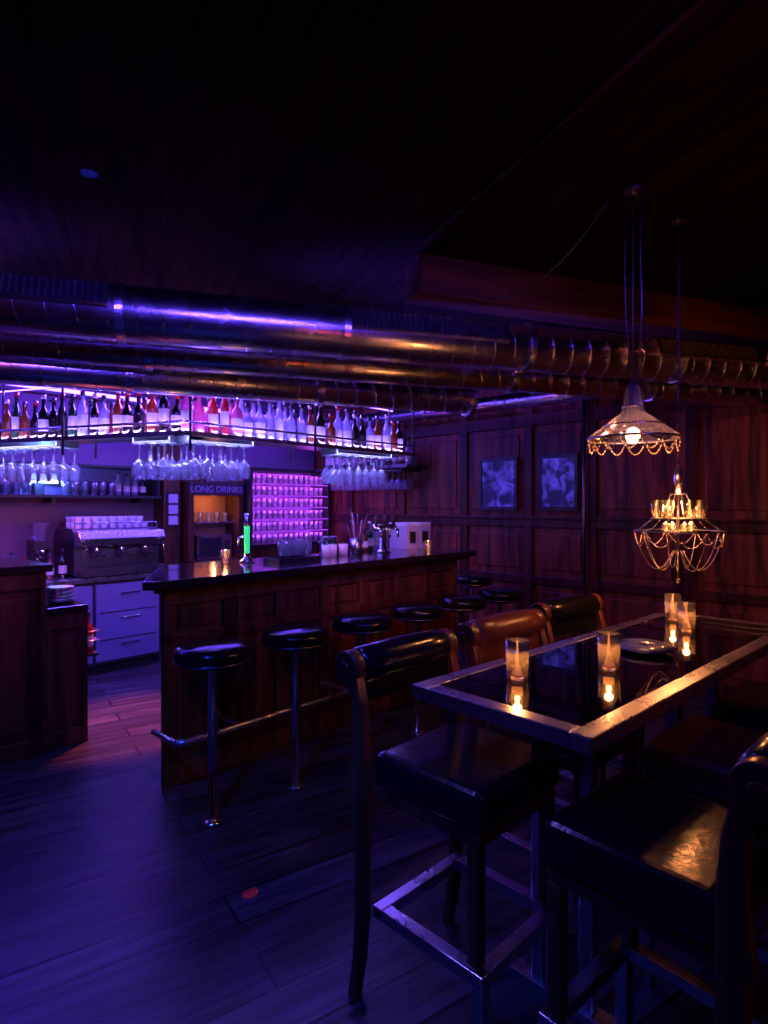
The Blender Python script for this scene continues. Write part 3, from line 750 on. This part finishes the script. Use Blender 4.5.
plight('magenta_spot', bl(2.9, 2.25, 1.55), MAG, 4, .015)
plight('blue_neon', bl(.35, 2.8, 1.72), (.06, .14, 1), 20, .02)
plight('hatch_lamp', bl(2.0, 2.78, 1.5), (1, .36, .12), 2.6, .02)
plight('counter_lamp', bl(.4, 2.3, 1.35), (1, .14, .10), 1.6, .015)
bar_area('wall_led', 3.5, 1.0, 2.2, VIO, 22, .03, 3.2, 180, 80)
def spot(name, loc, target, col, en, size, blend=.8, r=.05):
    l = bpy.data.lights.new(name, 'SPOT'); l.color = col; l.energy = en; l.spot_size = math.radians(size); l.spot_blend = blend; l.shadow_soft_size = r
    o = bpy.data.objects.new(name, l); scene.collection.objects.link(o)
    loc = Vector(loc); d = Vector(target)-loc; o.matrix_world = T(loc) @ d.to_track_quat('-Z', 'Y').to_matrix().to_4x4()
da = math.atan2(.29, .957)
for nm, x, y, col, en, L in (('added_wash_housing', .1, .55, (.09, .04, 1), 20, 3.0), ('added_wash_housing', -2.1, .1, (.9, .16, .22), 9, 1.1)):  # unseen strips and housings added to put light streaks on the ducts
    mt = T((x, y, 2.66)) @ RZ(da)
    b = MB(); b.bx(-L/2, L/2, -.03, .03, .03, .09, K); b.bx(-L/2, L/2, -.034, -.03, -.02, .09, K); b.bx(-L/2, L/2, .02, .10, .085, .09, K)
    b.obj(nm, mt)
    area('added_wash_light', mt @ T((0, 0, .02)) @ RX(74), col, en, L, .04, 44)
spot('blue_floor_spot', (-.9, .6, 2.6), (-.95, 1.75, 0), BLU, 150, 80)
spot('warm_gangway_spot', bl(.75, 1.4, 2.68), bl(.36, 1.1, 0), (1, .13, .04), 900, 31)
spot('added_bar_light', (.2, 2.5, 2.2), bl(1.8, 0, .98), (1, .26, .08), 60, 42)  # added spot standing in for candle and pendant glow on the bar front
spot('red_ceiling_wash', (.9, 1.2, 1.6), (1.1, 2.0, 2.75), (1, .09, .03), 9, 130)
spot('red_wall_wash', (1.7, 2.4, 2.5), bl(3.6, -1.2, 1.25), (1, .19, .06), 26, 80)
spot('blue_chair_spot', (.0, .3, 2.6), (.4, 1.5, .8), (.04, .05, 1), 40, 70)
spot('violet_table_spot', (-.6, 2.2, 2.65), (.5, 1.9, .9), (.20, .13, 1), 36, 50)
spot('warm_chair_spot', (1.3, .35, 1.7), (.72, 1.05, .9), (1, .3, .12), 3, 36)
spot('party_dot_red', (-1.2, .3, 2.6), (-.51, 2.29, 0), (1, .03, .01), 700, .8, .2, .002)
spot('party_dot_blue', (-1.2, 2.1, .6), (-1.13, 2.30, 2.75), (.01, .03, 1), 5000, 1.9, .5, .002)

w = bpy.data.worlds.new('world'); scene.world = w; w.use_nodes = True
w.node_tree.nodes['Background'].inputs[0].default_value = (.25, .12, .4, 1); w.node_tree.nodes['Background'].inputs[1].default_value = .01

cam = bpy.data.cameras.new('camera'); co = bpy.data.objects.new('camera', cam); scene.collection.objects.link(co)
co.location = (0, 0, 1.48); co.rotation_euler = (math.pi/2, 0, 0)
cam.sensor_fit = 'VERTICAL'; cam.sensor_height = 36; cam.lens = 600/1024*36; cam.shift_y = -7/1024; cam.clip_start = .02
scene.camera = co
scene.view_settings.view_transform = 'Standard'
